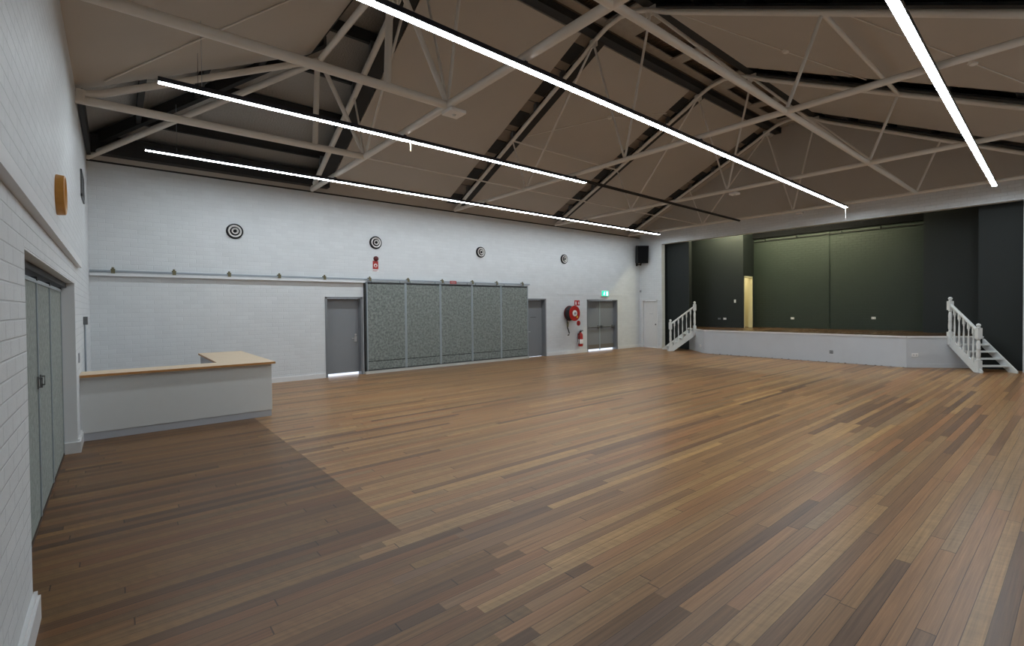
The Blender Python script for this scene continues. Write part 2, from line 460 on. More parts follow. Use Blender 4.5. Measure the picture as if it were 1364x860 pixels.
FD = thing('folding_partition', 'pale grey flecked folding doors recessed in the white brick end wall', 'folding door', (-0.15, 5.6, 0))
add_mesh('head_track', box(-0.20, -0.08, DO[0] + 0.012, DO[1] - 0.012, 1.955, 2.008, 0.004), M_dark, FD)
ys = [3.632, 4.43, 5.42, 6.41, 7.668]
for a, b in zip(ys, ys[1:]):
    p = add_mesh('door_panel', box(-0.175, -0.133, a + 0.010, b - 0.010, 0.02, 1.935, 0.003), M_fold, FD)
    bm = B()
    bx(bm, -0.135, -0.126, a + 0.010, a + 0.022, 0.02, 1.935); bx(bm, -0.135, -0.126, b - 0.022, b - 0.010, 0.02, 1.935)
    bx(bm, -0.135, -0.126, a + 0.006, b - 0.006, 1.905, 1.935)
    add_mesh('edge_strip', bm, M_alu, p)
    add_mesh('hanger', box(-0.17, -0.12, b - 0.05, b + 0.03 if b < 7.6 else b - 0.01, 1.925, 1.99, 0.004), M_black, p)
    if abs(b - 5.42) < .01 or abs(a - 5.42) < .01:
        y = b - 0.085 if abs(b - 5.42) < .01 else a + 0.085
        bm = box(-0.128, -0.118, y - 0.014, y + 0.014, 1.06, 1.16, 0.003)
        sweep(bm, [(-0.12, y, 1.075), (-0.10, y, 1.075), (-0.10, y, 1.145), (-0.12, y, 1.145)], 0.006, 8)
        add_mesh('handle', bm, M_dsteel, p, True)

# ------------------------------------------------------------------ near wall (behind the camera)
struct('wall_near', bx(B(), -0.4, L + 0.3, YN - 0.25, YN, 0, H + 0.3), M_brickX)

# ------------------------------------------------------------------ stage wall, proscenium, stage house
OP = (1.05, 10.925, 0.0, 4.155)       # opening
DW = (11.16, 11.85, 0.0, 1.92)        # white door
bm = B()
holed(bm, YN - 0.2, W + 0.25, 0.0, 4.78, [OP, DW], lambda a, b, c, d: bx(bm, L, L + 0.22, a, b, c, d))
struct('wall_stage', bm, M_brickY)
bm = B()
bx(bm, L - 0.018, L + 0.01, 10.925, 11.12, 0, 0.11); bx(bm, L - 0.018, L + 0.01, 11.88, W, 0, 0.11)
struct('baseboard_stage', bm, M_skirt)
bm = B()
for a, b in ((DW[0] - 0.03, DW[0] + 0.015), (DW[1] - 0.015, DW[1] + 0.03)): bx(bm, L - 0.012, L + 0.15, a, b, 0, DW[3] + 0.03)
bx(bm, L - 0.012, L + 0.15, DW[0] - 0.03, DW[1] + 0.03, DW[3] - 0.015, DW[3] + 0.03)
fr = struct('door_4', bm, M_skirt)
lf = add_mesh('leaf', box(L + 0.092, L + 0.13, DW[0] + 0.018, DW[1] - 0.018, 0.01, DW[3] - 0.018, 0.003), M_skirt, fr)
bm = lathe(B(), [(0.0, 0), (0.028, 0), (0.028, 0.012), (0.012, 0.02), (0.012, 0.04), (0.028, 0.05), (0.028, 0.075), (0.0, 0.085)], at(L + 0.092, DW[0] + 0.075, 0.95, Matrix.Rotation(-PI / 2, 4, 'Y')))
add_mesh('handle', bm, M_dsteel, lf, True)
add_mesh('name_plate', box(L + 0.084, L + 0.094, 11.38, 11.56, 1.36, 1.39), M_steel, lf)

# gable lining above the opening
slope = lambda y: HC + SL * (W - y) if y > YR else HC + SL * (y - (2 * YR - W))
bm = B()
pr = [(-0.56, 4.74), (W + 0.1, 4.74), (W + 0.1, slope(W) + 0.42), (YR, slope(YR) + 0.42), (-0.56, 4.76)]
lo = [bm.verts.new((L - 0.03, y, z)) for y, z in pr]; hi = [bm.verts.new((L + 0.02, y, z)) for y, z in pr]
bm.faces.new(lo); bm.faces.new(hi[::-1])
for i in range(5): bm.faces.new((lo[i], lo[(i + 1) % 5], hi[(i + 1) % 5], hi[i]))
struct('wall_gable', bm, M_sheet)

# stage house
XP, XW, XB = 17.55, 18.70, 19.60
YL, YRt = 9.98, 1.87
YWL, YWR = 8.417, 3.161
ZS = 0.83
bm = B()
bx(bm, XP, XP + 0.12, YL, 11.3, 0, 5.6); bx(bm, L + 0.2, XP + 0.1, 10.93, 11.2, 0, 5.6)
struct('wall_stage_left', bm, M_gplain)
bm = B()
bx(bm, XP, XP + 0.12, 0.6, YRt, 0, 5.6); bx(bm, L + 0.2, XP + 0.1, 0.8, 1.048, 0, 5.6)
struct('wall_stage_right', bm, M_gplain)
DY = (18.76, 19.47)                    # lit doorway in the return of the left wing
bm = B()
bx(bm, XW, XW + 0.06, YWL + 0.12, 11.2, ZS - 0.1, 5.4)
bx(bm, XW, DY[0], YWL, YWL + 0.12, ZS - 0.1, 5.4)
bx(bm, DY[0], DY[1], YWL, YWL + 0.12, 2.78, 5.4)
bx(bm, DY[1], XB + 0.1, YWL, YWL + 0.12, ZS - 0.1, 5.4)
struct('wall_wing_left', bm, M_gplain)
bm = B()
bx(bm, XW, XW + 0.12, 0.7, YWR - 0.12, ZS - 0.1, 5.4); bx(bm, XW, XB + 0.1, YWR - 0.12, YWR, ZS - 0.1, 5.4)
struct('wall_wing_right', bm, M_gplain)
bm = bx(B(), XB, XB + 0.2, 3.0, YWL + 0.1, ZS - 0.1, 5.4)
bx(bm, XB - 0.03, XB, 5.84, 6.0, ZS, 4.24)
struct('wall_stage_back', bm, M_green)
bm = B(); bx(bm, XP + 0.1, XP + 0.2, YL, 11.3, ZS - 0.1, 5.4); bx(bm, XP + 0.1, XW + 0.1, 10.98, 11.2, ZS - 0.1, 5.4)
bx(bm, XP + 0.1, XW + 0.1, 0.6, 0.8, ZS - 0.1, 5.4)
struct('wall_stage_side', bm, M_gplain)
struct('ceiling_stage', bx(B(), L + 0.2, XB + 0.2, 0.6, 11.3, 5.35, 5.5), M_dark)
struct('trim_8', bx(B(), XB - 0.10, XB, YWR, YWL, 4.25, 4.75), M_blackmesh)     # dark beam along the top of the stage back wall
# lit side room beyond the doorway
bm = B()
bx(bm, XW + 0.06, DY[1] + 0.6, 10.6, 10.7, ZS - 0.1, 3.4); bx(bm, DY[1] + 0.5, DY[1] + 0.6, YWL + 0.1, 10.7, ZS - 0.1, 3.4)
bx(bm, XW + 0.06, XW + 0.12, YWL + 0.12, 10.7, ZS - 0.1, 3.4)
bx(bm, XW + 0.06, DY[1] + 0.6, YWL + 0.12, 10.7, 3.3, 3.4)
struct('wall_side_room', bm, M_cream)
bm = B()
bx(bm, DY[0] - 0.0, DY[0] + 0.05, YWL - 0.01, YWL + 0.13, ZS, 2.80); bx(bm, DY[1] - 0.05, DY[1], YWL - 0.01, YWL + 0.13, ZS, 2.80)
bx(bm, DY[0], DY[1], YWL - 0.01, YWL + 0.13, 2.74, 2.80)
struct('door_5', bm, M_cream)
li = bpy.data.lights.new('side_room_lamp', 'POINT'); li.energy = 24; li.color = (1.0, 0.94, 0.78); li.shadow_soft_size = 0.15
o = bpy.data.objects.new('side_room_lamp', li); o.location = (19.3, 9.4, 3.0); COL.objects.link(o)

# stage platform
PF = [(16.40, 3.10), (16.40, 8.76), (XP, YL + 0.02), (XP + 0.05, 11.0), (XB + 0.1, 11.0), (XB + 0.1, 0.9), (XP + 0.05, 0.9), (XP, YRt - 0.02)]
stage = struct('stage', slab(B(), [(x, y, 0.0) for x, y in [(16.42, 3.11), (16.42, 8.75), (XP, YL), (XP + 0.02, YL), (XP + 0.02, YRt), (XP, YRt)]], ZS - 0.03), M_stage)
stage.name = 'stage_platform'
add_mesh('stage_floor', slab(B(), [(x, y, ZS - 0.03) for x, y in [(16.415, 3.105), (16.415, 8.755), (XP, YL), (XP + 0.13, YL), (XP + 0.13, 11.1), (XB + 0.6, 11.1), (XB + 0.6, 0.7), (XP + 0.13, 0.7), (XP + 0.13, YRt), (XP, YRt)]], 0.03), M_stagefloor, stage)
bm = B()
def strip(bm, p, q, z0, z1, t):
    p = Vector((*p, 0)); q = Vector((*q, 0)); d = (q - p).normalized(); n = Vector((d.y, -d.x, 0))
    if n.x > 0: n = -n
    vs = [p, q, q + n * t, p + n * t]
    slab(bm, [(v.x, v.y, z0) for v in vs], z1 - z0)
FR = [(16.42, 3.11), (16.42, 8.75)]
for p, q in (((XP, YRt), FR[0]), (FR[0], FR[1]), (FR[1], (XP, YL))):
    strip(bm, p, q, ZS - 0.045, ZS + 0.002, 0.02)
add_mesh('edge_strip', bm, M_skirt, stage)
bm = B()
strip(bm, (XP, YRt), FR[0], 0.0, 0.10, 0.014)
add_mesh('skirting', bm, M_stage, stage)
bm = B()
for k in range(26):                    # the ragged dark line of nails along the bottom of the front
    y = 3.2 + 5.4 * k / 25 + random.uniform(-.08, .08)
    bx(bm, 16.41, 16.421, y - 0.02, y + 0.02, 0.0, random.uniform(.006, .016))
add_mesh('scuff_marks', bm, M_dark, stage)

# wall fittings of the stage
def outlet(x, y, z, label, n=1, face='X', mat=None, w=0.115, h=0.075, grp=None):
    t = thing('power_outlet', label, 'power outlet', (x, y, z - h / 2), grp)
    add_mesh('plate', box(x - 0.014, x, y - w / 2, y + w / 2, z - h / 2, z + h / 2, 0.003), mat or M_signwhite, t)
    for k in range(2 * n):
        c = y + (k - (2 * n - 1) / 2) * w / (2 * n)
        add_mesh('socket', box(x - 0.017, x - 0.013, c - 0.012, c + 0.012, z - 0.012, z + 0.016, .001), M_toe, t)
    return t
outlet(XB, 7.03, 1.19, 'white power outlet on the green stage back wall, nearer the lit doorway')
outlet(XB, 4.575, 1.225, 'white power outlet on the green stage back wall, farther from the lit doorway')
outlet(XW, 9.13, 1.17, 'white power outlet on the dark green wing wall left of the lit doorway')
outlet(XW, 9.35, 1.17, 'dark power outlet beside the white one on the dark green wing wall', mat=M_dsteel)
t = thing('light_switch', 'small white light switch on dark green wing wall beside the lit doorway', 'light switch', (XW, 8.73, 1.79))
add_mesh('plate', box(XW - 0.012, XW, 8.695, 8.765, 1.79, 1.91, 0.003), M_signwhite, t)
add_mesh('rocker', box(XW - 0.018, XW - 0.011, 8.715, 8.745, 1.83, 1.87, 0.002), M_skirt, t)
# sockets on the stage front: one dark in the middle, two pale on the corners
t = outlet(16.42, 4.83, 0.30, 'dark power outlet low in the middle of the pale stage front', mat=M_dsteel, w=0.09, h=0.09)
def on_facet(nm, lab, u, z, right):
    p, q = (FR[0], (XP, YRt)) if right else (FR[1], (XP, YL))
    p = Vector((*p, 0)); q = Vector((*q, 0)); d = (q - p).normalized()
    n = Vector((-abs(d.y), 0, 0)) if False else Vector((d.y, -d.x, 0))
    if n.x > 0: n = -n
    c = p + d * u
    M = Matrix(((d.x, n.x, 0, c.x), (d.y, n.y, 0, c.y), (0, 0, 1, z), (0, 0, 0, 1)))
    t = thing('power_outlet', lab, 'power outlet', (c.x, c.y, z - 0.05))
    add_mesh('plate', box(-0.075, 0.075, 0.0, 0.016, -0.045, 0.045, 0.003, M), M_signwhite, t)
    for a in (-.045, .02): add_mesh('socket', box(a, a + .025, 0.015, 0.019, -0.012, 0.016, .001, M), M_toe, t)
on_facet('o', 'white power outlet on the angled stage front corner beside the far staircase to the right', 0.20, 0.33, True)
on_facet('o', 'white power outlet on the angled stage front corner beside the staircase near the white door', 0.36, 0.24, False)

# stage batten lamp behind the proscenium head (lights the green walls)
t = thing('stage_batten_light', 'warm batten light hidden high behind the head of the stage opening', 'light', (18.05, 7.3, 4.72))
add_mesh('housing', box(18.00, 18.10, 4.8, 9.8, 4.79, 4.86, 0.004), M_signwhite, t)
add_mesh('lamp_tube', tube((18.05, 4.85, 4.76), (18.05, 9.75, 4.76), 0.018, 10), M_warm, t, True)
for y in (5.6, 8.5): add_mesh('hanger', tube((18.05, y, 4.86), (18.05, y, 5.35), 0.008, 8), M_dark, t)
t = thing('curtain_track', 'thin dark bar with fittings along the top of the green stage back wall', 'rail', (XB - 0.05, 6, 4.10))
add_mesh('bar', tube((XB - 0.07, YWR + 0.02, 4.14), (XB - 0.07, YWL - 0.02, 4.14), 0.014, 8), M_dark, t, True)
for y in (4.4, 5.5, 6.9, 8.0):
    add_mesh('bracket', box(XB - 0.10, XB, y - 0.03, y + 0.03, 4.12, 4.20, 0.004), M_gplain, t)

# ------------------------------------------------------------------ stage staircases
def turned_post(bm, M, h, s, base_h, top_h0, top_h1, r):
    """square foot, turned shaft, square head, ball"""
    bx(bm, -s, s, -s, s, 0, base_h, 0, M)
    z0, z1 = base_h, top_h0
    d = z1 - z0
    lathe(bm, [(r * 0.75, z0), (r * 1.05, z0 + .03 * d), (r * 0.6, z0 + .07 * d), (r * 0.95, z0 + .14 * d), (r * 1.0, z0 + .3 * d), (r * 0.82, z0 + .5 * d), (r * 1.02, z0 + .53 * d), (r * 0.82, z0 + .56 * d),
               (r * .95, z0 + .72 * d), (r * .8, z0 + .86 * d), (r * 0.6, z0 + .92 * d), (r * 1.05, z0 + .96 * d), (r * .75, z1)], M, 14)
    bx(bm, -s, s, -s, s, top_h0, top_h1, 0, M)
    b = h - top_h1
    lathe(bm, [(s * 0.5, top_h1), (s * .95, top_h1 + .12 * b), (s * .5, top_h1 + .25 * b), (s * .85, top_h1 + .45 * b), (s * .95, top_h1 + .65 * b), (s * .6, top_h1 + .9 * b), (s * .1, h)], M, 14)

def stair(P0, d, w, run, width, label):
    d = Vector((*d, 0)).normalized(); w = Vector((*w, 0)).normalized()
    t = thing('stage_staircase', label, 'staircase', (P0[0], P0[1], 0))
    O = Vector((P0[0], P0[1], 0))
    # local: X along run (outwards, down), Y across, Z up
    M = Matrix(((d.x, w.x, 0, O.x), (d.y, w.y, 0, O.y), (0, 0, 1, 0), (0, 0, 0, 1)))
    zt = ZS - 0.03
    def string(y0, y1):
        bm = B()
        hh = 0.15
        prof = [(0.0, zt + 0.02), (0.0, zt - 0.22), (run - 0.13, 0.0), (run + 0.10, 0.0), (run + 0.10, 0.05)]
        lo = [bm.verts.new(M @ Vector((x, y0, z))) for x, z in prof]
        hi = [bm.verts.new(M @ Vector((x, y1, z))) for x, z in prof]
        bm.faces.new(lo); bm.faces.new(hi[::-1])
        for i in range(len(prof)): bm.faces.new((lo[i], lo[(i + 1) % 5], hi[(i + 1) % 5], hi[i]))
        return bm
    add_mesh('stringer', string(0.0, 0.035), M_stair, t)
    add_mesh('stringer', string(width - 0.035, width), M_stair, t)
    n = 5
    for k in range(1, n):
        x = run * k / n
        z = zt * (1 - k / n)
        add_mesh('tread', box(x - 0.10, x + 0.10, 0.03, width - 0.03, z - 0.035, z, 0.004, M), M_stair, t)
    add_mesh('tread', box(0.0, 0.09, 0.03, width - 0.03, zt - 0.01, zt + 0.028, 0.004, M), M_stair, t)
    # railing on the hall side (local y = 0)
    y = 0.02
    bm = B(); turned_post(bm, M @ Matrix.Translation((run - 0.02, y, 0)), 1.19, 0.05, 0.30, 0.82, 1.08, 0.043)
    add_mesh('newel_post', bm, M_stair, t, True)
    bm = B(); turned_post(bm, M @ Matrix.Translation((0.02, y, zt - 0.19)), 1.24, 0.05, 0.33, 0.90, 1.13, 0.043)
    add_mesh('newel_post', bm, M_stair, t, True)
    ra, rb = Vector((0.05, y, 1.64)), Vector((run - 0.05, y, 1.02))
    e = (rb - ra).normalized(); nn = Vector((-e.z, 0, e.x))
    if nn.z < 0: nn = -nn
    bm = B()
    lo = []
    for p in (ra, rb):
        for a, b in ((-0.028, -0.025), (0.028, -0.025), (0.034, 0.012), (0.018, 0.03), (-0.018, 0.03), (-0.034, 0.012)):
            lo.append(bm.verts.new(M @ (p + Vector((0, a, 0)) + nn * b)))
    for k in range(6): bm.faces.new((lo[k], lo[(k + 1) % 6], lo[6 + (k + 1) % 6], lo[6 + k]))
    bm.faces.new(lo[:6][::-1]); bm.faces.new(lo[6:])
    add_mesh('handrail', bm, M_stair, t)
    for k in range(5):
        f = (k + 1) / 6
        x = 0.02 + (run - 0.04) * f
        zb = zt + 0.02 + (0.05 - zt - 0.02) * (x / (run + 0.10)) - 0.02
        zr = ra.z + (rb.z - ra.z) * (x - ra.x) / (rb.x - ra.x) - 0.02
        h = zr - zb
        bm = B(); MM = M @ Matrix.Translation((x, y, zb)); s = 0.022
        bx(bm, -s, s, -s, s, 0, 0.16 * h, 0, MM)
        lathe(bm, [(.014, .16 * h), (.022, .19 * h), (.012, .22 * h), (.019, .34 * h), (.021, .45 * h), (.013, .68 * h), (.012, .76 * h), (.021, .79 * h), (.014, .82 * h)], MM, 12)
        bx(bm, -s, s, -s, s, 0.82 * h, h, 0, MM)
        add_mesh('baluster', bm, M_stair, t, True)
    return t
stair((17.08, 2.37), (-0.736, -0.677), (0.677, -0.736), 0.93, 0.78, 'white open-tread staircase with turned balusters at the stage corner farther from the white door')
stair((17.02, 9.42), (-0.736, 0.677), (0.677, 0.736), 0.93, 0.72, 'white staircase with turned balusters at the stage corner near the white door')

# ------------------------------------------------------------------ roof: foil, purlins, lining sheets, ridge
def zb(y, o): return HC + SL * (W - y) + o            # back slope
def zn(y, o): return HC + SL * (y - (2 * YR - W)) + o  # near slope
def zh(x, o): return HC + SL * x + o                  # hip
E = 0.25
XG = 3.30
bm = B()
slab(bm, [(-E, W + E, zb(W + E, FO)), (L + .2, W + E, zb(W + E, FO)), (L + .2, YR, zb(YR, FO)), (XG, YR, zb(YR, FO)), (XG, W - XG, zb(W - XG, FO))], 0.03)
slab(bm, [(-E, YN - E, zn(YN - E, FO)), (-.0, 2 * YR - W, HC + FO), (XG, 2 * YR - W + XG, zn(2 * YR - W + XG, FO)), (XG, YR, zn(YR, FO)), (L + .2, YR, zn(YR, FO)), (L + .2, YN - E, zn(YN - E, FO))], 0.03)
slab(bm, [(-E, W + E, zh(-E, FO)), (XG, W - XG, zh(XG, FO)), (XG, 2 * YR - W + XG, zh(XG, FO)), (-E, YN - E, zh(-E, FO))], 0.03)
slab(bm, [(XG - .03, W - XG, zh(XG, FO)), (XG, W - XG, zh(XG, FO)), (XG, YR, zb(YR, FO)), (XG - .03, YR, zb(YR, FO))], 0.03)
slab(bm, [(XG - .03, 2 * YR - W + XG, zh(XG, FO)), (XG, 2 * YR - W + XG, zh(XG, FO)), (XG, YR, zb(YR, FO)), (XG - .03, YR, zb(YR, FO))], 0.03)
# end triangle under the ridge over the hip
v = [bm.verts.new(p) for p in ((XG, W - XG, zh(XG, FO)), (XG, YR, zb(YR, FO)), (XG, 2 * YR - W + XG, zh(XG, FO)))]
bm.faces.new(v)
roof = struct('roof', bm, M_foil)
# closing strips where the slopes meet the outer walls
bm = B()
bx(bm, -0.35, L + .3, W + 0.02, W + 0.3, 4.78, zb(W, FO) + .1); bx(bm, -0.35, L + .3, YN - .3, YN - 0.02, 4.0, zn(YN, FO) + .45)
bx(bm, -0.40, -0.02, YN - .3, W + .3, 4.6, HC + FO + .06)
struct('wall_eaves', bm, M_dark)
# purlins
for y in (11.22, 10.22, 9.25, 8.38, 7.52):
    x0 = max(0.0, W - y) if y > W - XG else XG
    add_mesh('purlin', slab(B(), [(x0, y - .035, zb(y, SH + .03)), (L, y - .035, zb(y, SH + .03)), (L, y + .035, zb(y, SH + .03)), (x0, y + .035, zb(y, SH + .03))], 0.21), M_dark, roof)
for y in (4.4, 3.5, 2.6, 1.7, 0.8):
    x0 = max(0.0, y - (2 * YR - W)) if y < 2 * YR - W + XG else XG
    add_mesh('purlin', slab(B(), [(x0, y - .035, zn(y, SH + .03)), (L, y - .035, zn(y, SH + .03)), (L, y + .035, zn(y, SH + .03)), (x0, y + .035, zn(y, SH + .03))], 0.21), M_dark, roof)
for x in (0.74, 1.56, 2.38, 3.12):
    add_mesh('purlin', slab(B(), [(x - .04, 2 * YR - W + x, zh(x, SH + .03)), (x + .04, 2 * YR - W + x, zh(x, SH + .03)), (x + .04, W - x, zh(x, SH + .03)), (x - .04, W - x, zh(x, SH + .03))], 0.21), M_dark, roof)
# hip rafter and eaves plate in the unlined corner
bm = B()
a = Vector((0.05, W - 0.05, HC + .18)); b = Vector((XG, W - XG, zh(XG, .18)))
d = Vector((0.035, 0.035, 0))
slab(bm, [a - d, a + d, b + d, b - d], 0.2)
add_mesh('hip_rafter', bm, M_dark, roof)
bm = bx(B(), 0.0, TX[0] + .35, W - 0.24, W - 0.03, HC + 0.06, HC + 0.40)
add_mesh('eaves_plate', bm, M_dark, roof)
bm = bx(B(), 0.0, 0.06, 8.9, W, HC + 0.02, HC + 0.30)
add_mesh('eaves_plate', bm, M_dark, roof)

# lining sheets
sheets = thing('ceiling', 'x', 'x'); del sheets['label']; del sheets['category']; sheets['kind'] = 'structure'
def sheet(pts, t=0.03): return add_mesh('ceiling_panel', slab(B(), pts, t), M_sheet, sheets)
GL, GR = 0.30, 0.42
edges = [TX[0] + GR, TX[1] - GL, TX[1] + GR, TX[2] - GL, TX[2] + GR, TX[3] - GL, TX[3] + GR, L - 0.03]
for x0, x1 in zip(edges[0::2], edges[1::2]):
    sheet([(x0, W - .03, zb(W - .03, SH)), (x1, W - .03, zb(W - .03, SH)), (x1, 6.70, zb(6.70, SH)), (x0, 6.70, zb(6.70, SH))])
    sheet([(x0, 5.30, zn(5.30, SH)), (x1, 5.30, zn(5.30, SH)), (x1, YN, zn(YN, SH)), (x0, YN, zn(YN, SH))])
YE = 8.93
XH = 3.12
sheet([(LX, YE, zh(0, SH)), (XH, YE, zh(XH, SH)), (XH, 2 * YR - W + XH, zh(XH, SH)), (LX, 2 * YR - W, zh(0, SH))])
sheet([(LX, 2 * YR - W, zh(0, SH)), (XH, 2 * YR - W + XH, zh(XH, SH)), (XH, 5.30, zn(5.3, SH)), (TX[0] - .3, 5.3, zn(5.3, SH)), (TX[0] - .3, YN, zn(YN, SH)), (LX, YN, zn(YN, SH))])

# ridge: dark beams, pale boards, openings with brown metal above
ZR = zb(6.70, SH)
bm = B()
bx(bm, XG, L, 6.46, 6.66, ZR + 0.0, ZR + 0.16); bx(bm, XG, L, 5.22, 5.40, ZR + 0.03, ZR + 0.19)
ridge = struct('trim_9', bm, M_dark)
bm = B()
bx(bm, XG, L, 6.24, 6.46, ZR + 0.17, ZR + 0.20); bx(bm, XG, L, 5.40, 5.52, ZR + 0.17, ZR + 0.20)
add_mesh('lining_board', bm, M_batten, ridge)
for xc, hw in ((6.3, .18), (8.52, .44), (10.61, .18), (12.62, .36), (14.7, .18), (16.6, .3)):
    add_mesh('batten', bx(B(), xc - hw, xc + hw, 5.45, 6.30, ZR + 0.15, ZR + 0.185), M_batten, ridge)
add_mesh('ridge_sheet', bx(B(), XG, L, 5.35, 6.55, ZR + 0.36, ZR + 0.39), M_corr, ridge)
bm = B(); bx(bm, XG, L, 6.44, 6.48, ZR + .15, ZR + .38); bx(bm, XG, L, 5.38, 5.42, ZR + .15, ZR + .38)
add_mesh('recess_board', bm, M_brown, ridge)

# ------------------------------------------------------------------ roof trusses
YF = 2 * YR - W      # foot on the near side
QN = [8.78, YR - 0.08, 2.92]
def chord_pts(x):
    P = [(W - 0.03, HC), (9.3, zb(9.3, 0)), (6.95, zb(6.95, 0)), (6.72, 7.10), (6.50, 7.22), (6.25, 7.315), (5.93, 7.36)]
    L_ = [(x, y, z) for y, z in P]
    R_ = [(x, 2 * YR - y, z) for y, z in P[:-1]][::-1]
    R_[-1] = (x, YN, zn(YN, 0))
    return L_ + R_
def truss(i, label):
    x = TX[i]
    r = 0.055 if i == 0 else 0.047
    t = thing('roof_truss', label, 'roof truss', (x, YR, HC), 'steel roof trusses')
    bm = sweep(B(), chord_pts(x), r, 12)
    add_mesh('top_chord', bm, M_tube, t, True)
    add_mesh('bottom_chord', tube((x, W - 0.03, HC), (x, YN, HC), r, 12), M_tube, t, True)
    kl = (x, 6.62, 7.14); kr = (x, 5.24, 7.14)
    n1, n2, n3 = [(x, y, HC) for y in QN]
    webs = [(n1, (x, 9.27, zb(9.27, 0)), .018), (n1, kl, .024), (n2, kl, .022), (n2, kr, .024), (n3, kr, .03), (n3, (x, 2.44, zn(2.44, 0)), .026)]
    for a, b, rr in webs:
        add_mesh('web', tube(a, b, rr, 10), M_tube, t, True)
    # dark rafter plank lying on the tube, and the cleats that hold it
    bm = B()
    slab(bm, [(x + .07, W - .05, zb(W - .05, .13)), (x + .38, W - .05, zb(W - .05, .13)), (x + .38, 6.6, zb(6.6, .13)), (x + .07, 6.6, zb(6.6, .13))], 0.04)
    slab(bm, [(x + .06, 5.3, zn(5.3, .12)), (x + .40, 5.3, zn(5.3, .12)), (x + .40, YN, zn(YN, .12)), (x + .06, YN, zn(YN, .12))], 0.04)
    add_mesh('rafter_plank', bm, M_dark, t)
    if i:
        bm = B()
        slab(bm, [(x - .29, W - .05, zb(W - .05, .19)), (x + .06, W - .05, zb(W - .05, .19)), (x + .06, 6.7, zb(6.7, .19)), (x - .29, 6.7, zb(6.7, .19))], 0.02)
        add_mesh('rafter_lining', bm, M_gapboard, t)
        for y in (11.75, 10.75, 9.75, 8.85, 7.95, 7.1):
            bm = B(); slab(bm, [(x - .29, y - .2, zb(y - .2, .17)), (x + .03, y - .2, zb(y - .2, .17)), (x + .03, y + .2, zb(y + .2, .17)), (x - .29, y + .2, zb(y + .2, .17))], 0.02)
            add_mesh('packer', bm, M_dark, t)
    for y in (11.22, 10.22, 9.25, 8.38, 7.52):
        add_mesh('cleat', box(x - 0.05, x + 0.06, y - .05, y + .05, zb(y, .03), zb(y, SH + .08), 0.004), M_dsteel, t)
    for y, z in ((6.62, 7.14), (5.24, 7.14)):
        add_mesh('gusset', box(x - 0.012, x + 0.012, y - .10, y + .10, z - .09, z + .09, 0.004), M_tube, t)
truss(0, 'cream steel roof truss nearest the folding doors, carrying the square white fitting at its middle')
truss(1, 'cream steel roof truss second from the folding doors')
truss(2, 'cream steel roof truss third from the folding doors, second from the stage')
truss(3, 'cream steel roof truss nearest the stage, just in front of the stage wall')

# hip half trusses between the end wall and the first truss
XN = 3.24
def half_truss(y, label):
    t = thing('half_truss', label, 'roof truss', (1.6, y, HC), 'half trusses at the folding door end')
    add_mesh('bottom_chord', tube((LX, y, HC), (TX[0], y, HC), 0.058, 12), M_tube, t, True)
    add_mesh('top_chord', sweep(B(), [(LX, y, HC + .06), (0.25, y, HC + .13), (XN, y, zh(XN, -.01))], 0.05, 12), M_tube, t, True)
    add_mesh('web', tube((3.13, y, HC), (3.2, y, zh(XN, 0)), 0.048, 12), M_tube, t, True)
    add_mesh('web', tube((XN, y, zh(XN, 0)), (TX[0], y, HC), 0.04, 12), M_tube, t, True)
    bm = box(LX, 0.10, y - .06, y + .06, HC - .05, HC + .14, 0.03); add_mesh('gusset', bm, M_tube, t)
half_truss(QN[0], 'cream half truss from the folding door wall, over the counter corner')
half_truss(QN[1], 'cream half truss from the folding door wall, below the ridge')
half_truss(QN[2], 'cream half truss from the folding door wall, near the camera side')
tag(add_mesh('hip_rafter_tube', sweep(B(), [(0.0, W - 0.04, HC), (XN, QN[0] + .0, zh(XN, -.02))], 0.055, 12), M_tube, None, True),
    'cream diagonal tube rising from the corner of the hall over the counter', 'roof tube')
tag(add_mesh('hip_collar_tube', tube((XN, QN[0] + .1, zh(XN, 0)), (XN, 2 * YR - QN[0] - .1, zh(XN, 0)), 0.05, 12), M_tube, None, True),
    'cream tube at the top edge of the sloping end lining, beside the first truss', 'roof tube')
# longitudinal ties and struts
for i, (x0, x1) in enumerate(zip(TX[:-1], TX[1:])):
    w = ('joining first and second trusses', 'joining second and third trusses', 'joining third and stage end trusses')[i]
    tag(add_mesh('tie_rod', tube((x0, QN[0], HC - .02), (x1, QN[0], HC - .02), 0.016, 8), M_tube, None, True),
        'thin cream tie rod on the grey door side, ' + w, 'tie rod', 'thin tie rods')
    tag(add_mesh('tie_tube', tube((x0, QN[2], HC), (x1, QN[2], HC), 0.045, 12), M_tube, None, True),
        'thick cream tie tube away from the grey doors, ' + w, 'tie tube', 'thick tie tubes')
tag(add_mesh('roof_strut', tube((TX[1], 9.27, zb(9.27, 0)), (TX[2], 9.27, zb(9.27, 0)), 0.022, 8), M_tube, None, True),
    'cream strut under the lining above the sliding panels, joining second and third trusses', 'roof strut')
tag(add_mesh('roof_strut', tube((TX[1], 2.44, zn(2.44, 0)), (TX[2], 2.44, zn(2.44, 0)), 0.034, 10), M_tube, None, True),
    'cream strut under the lining on the camera side, joining second and third trusses', 'roof strut')

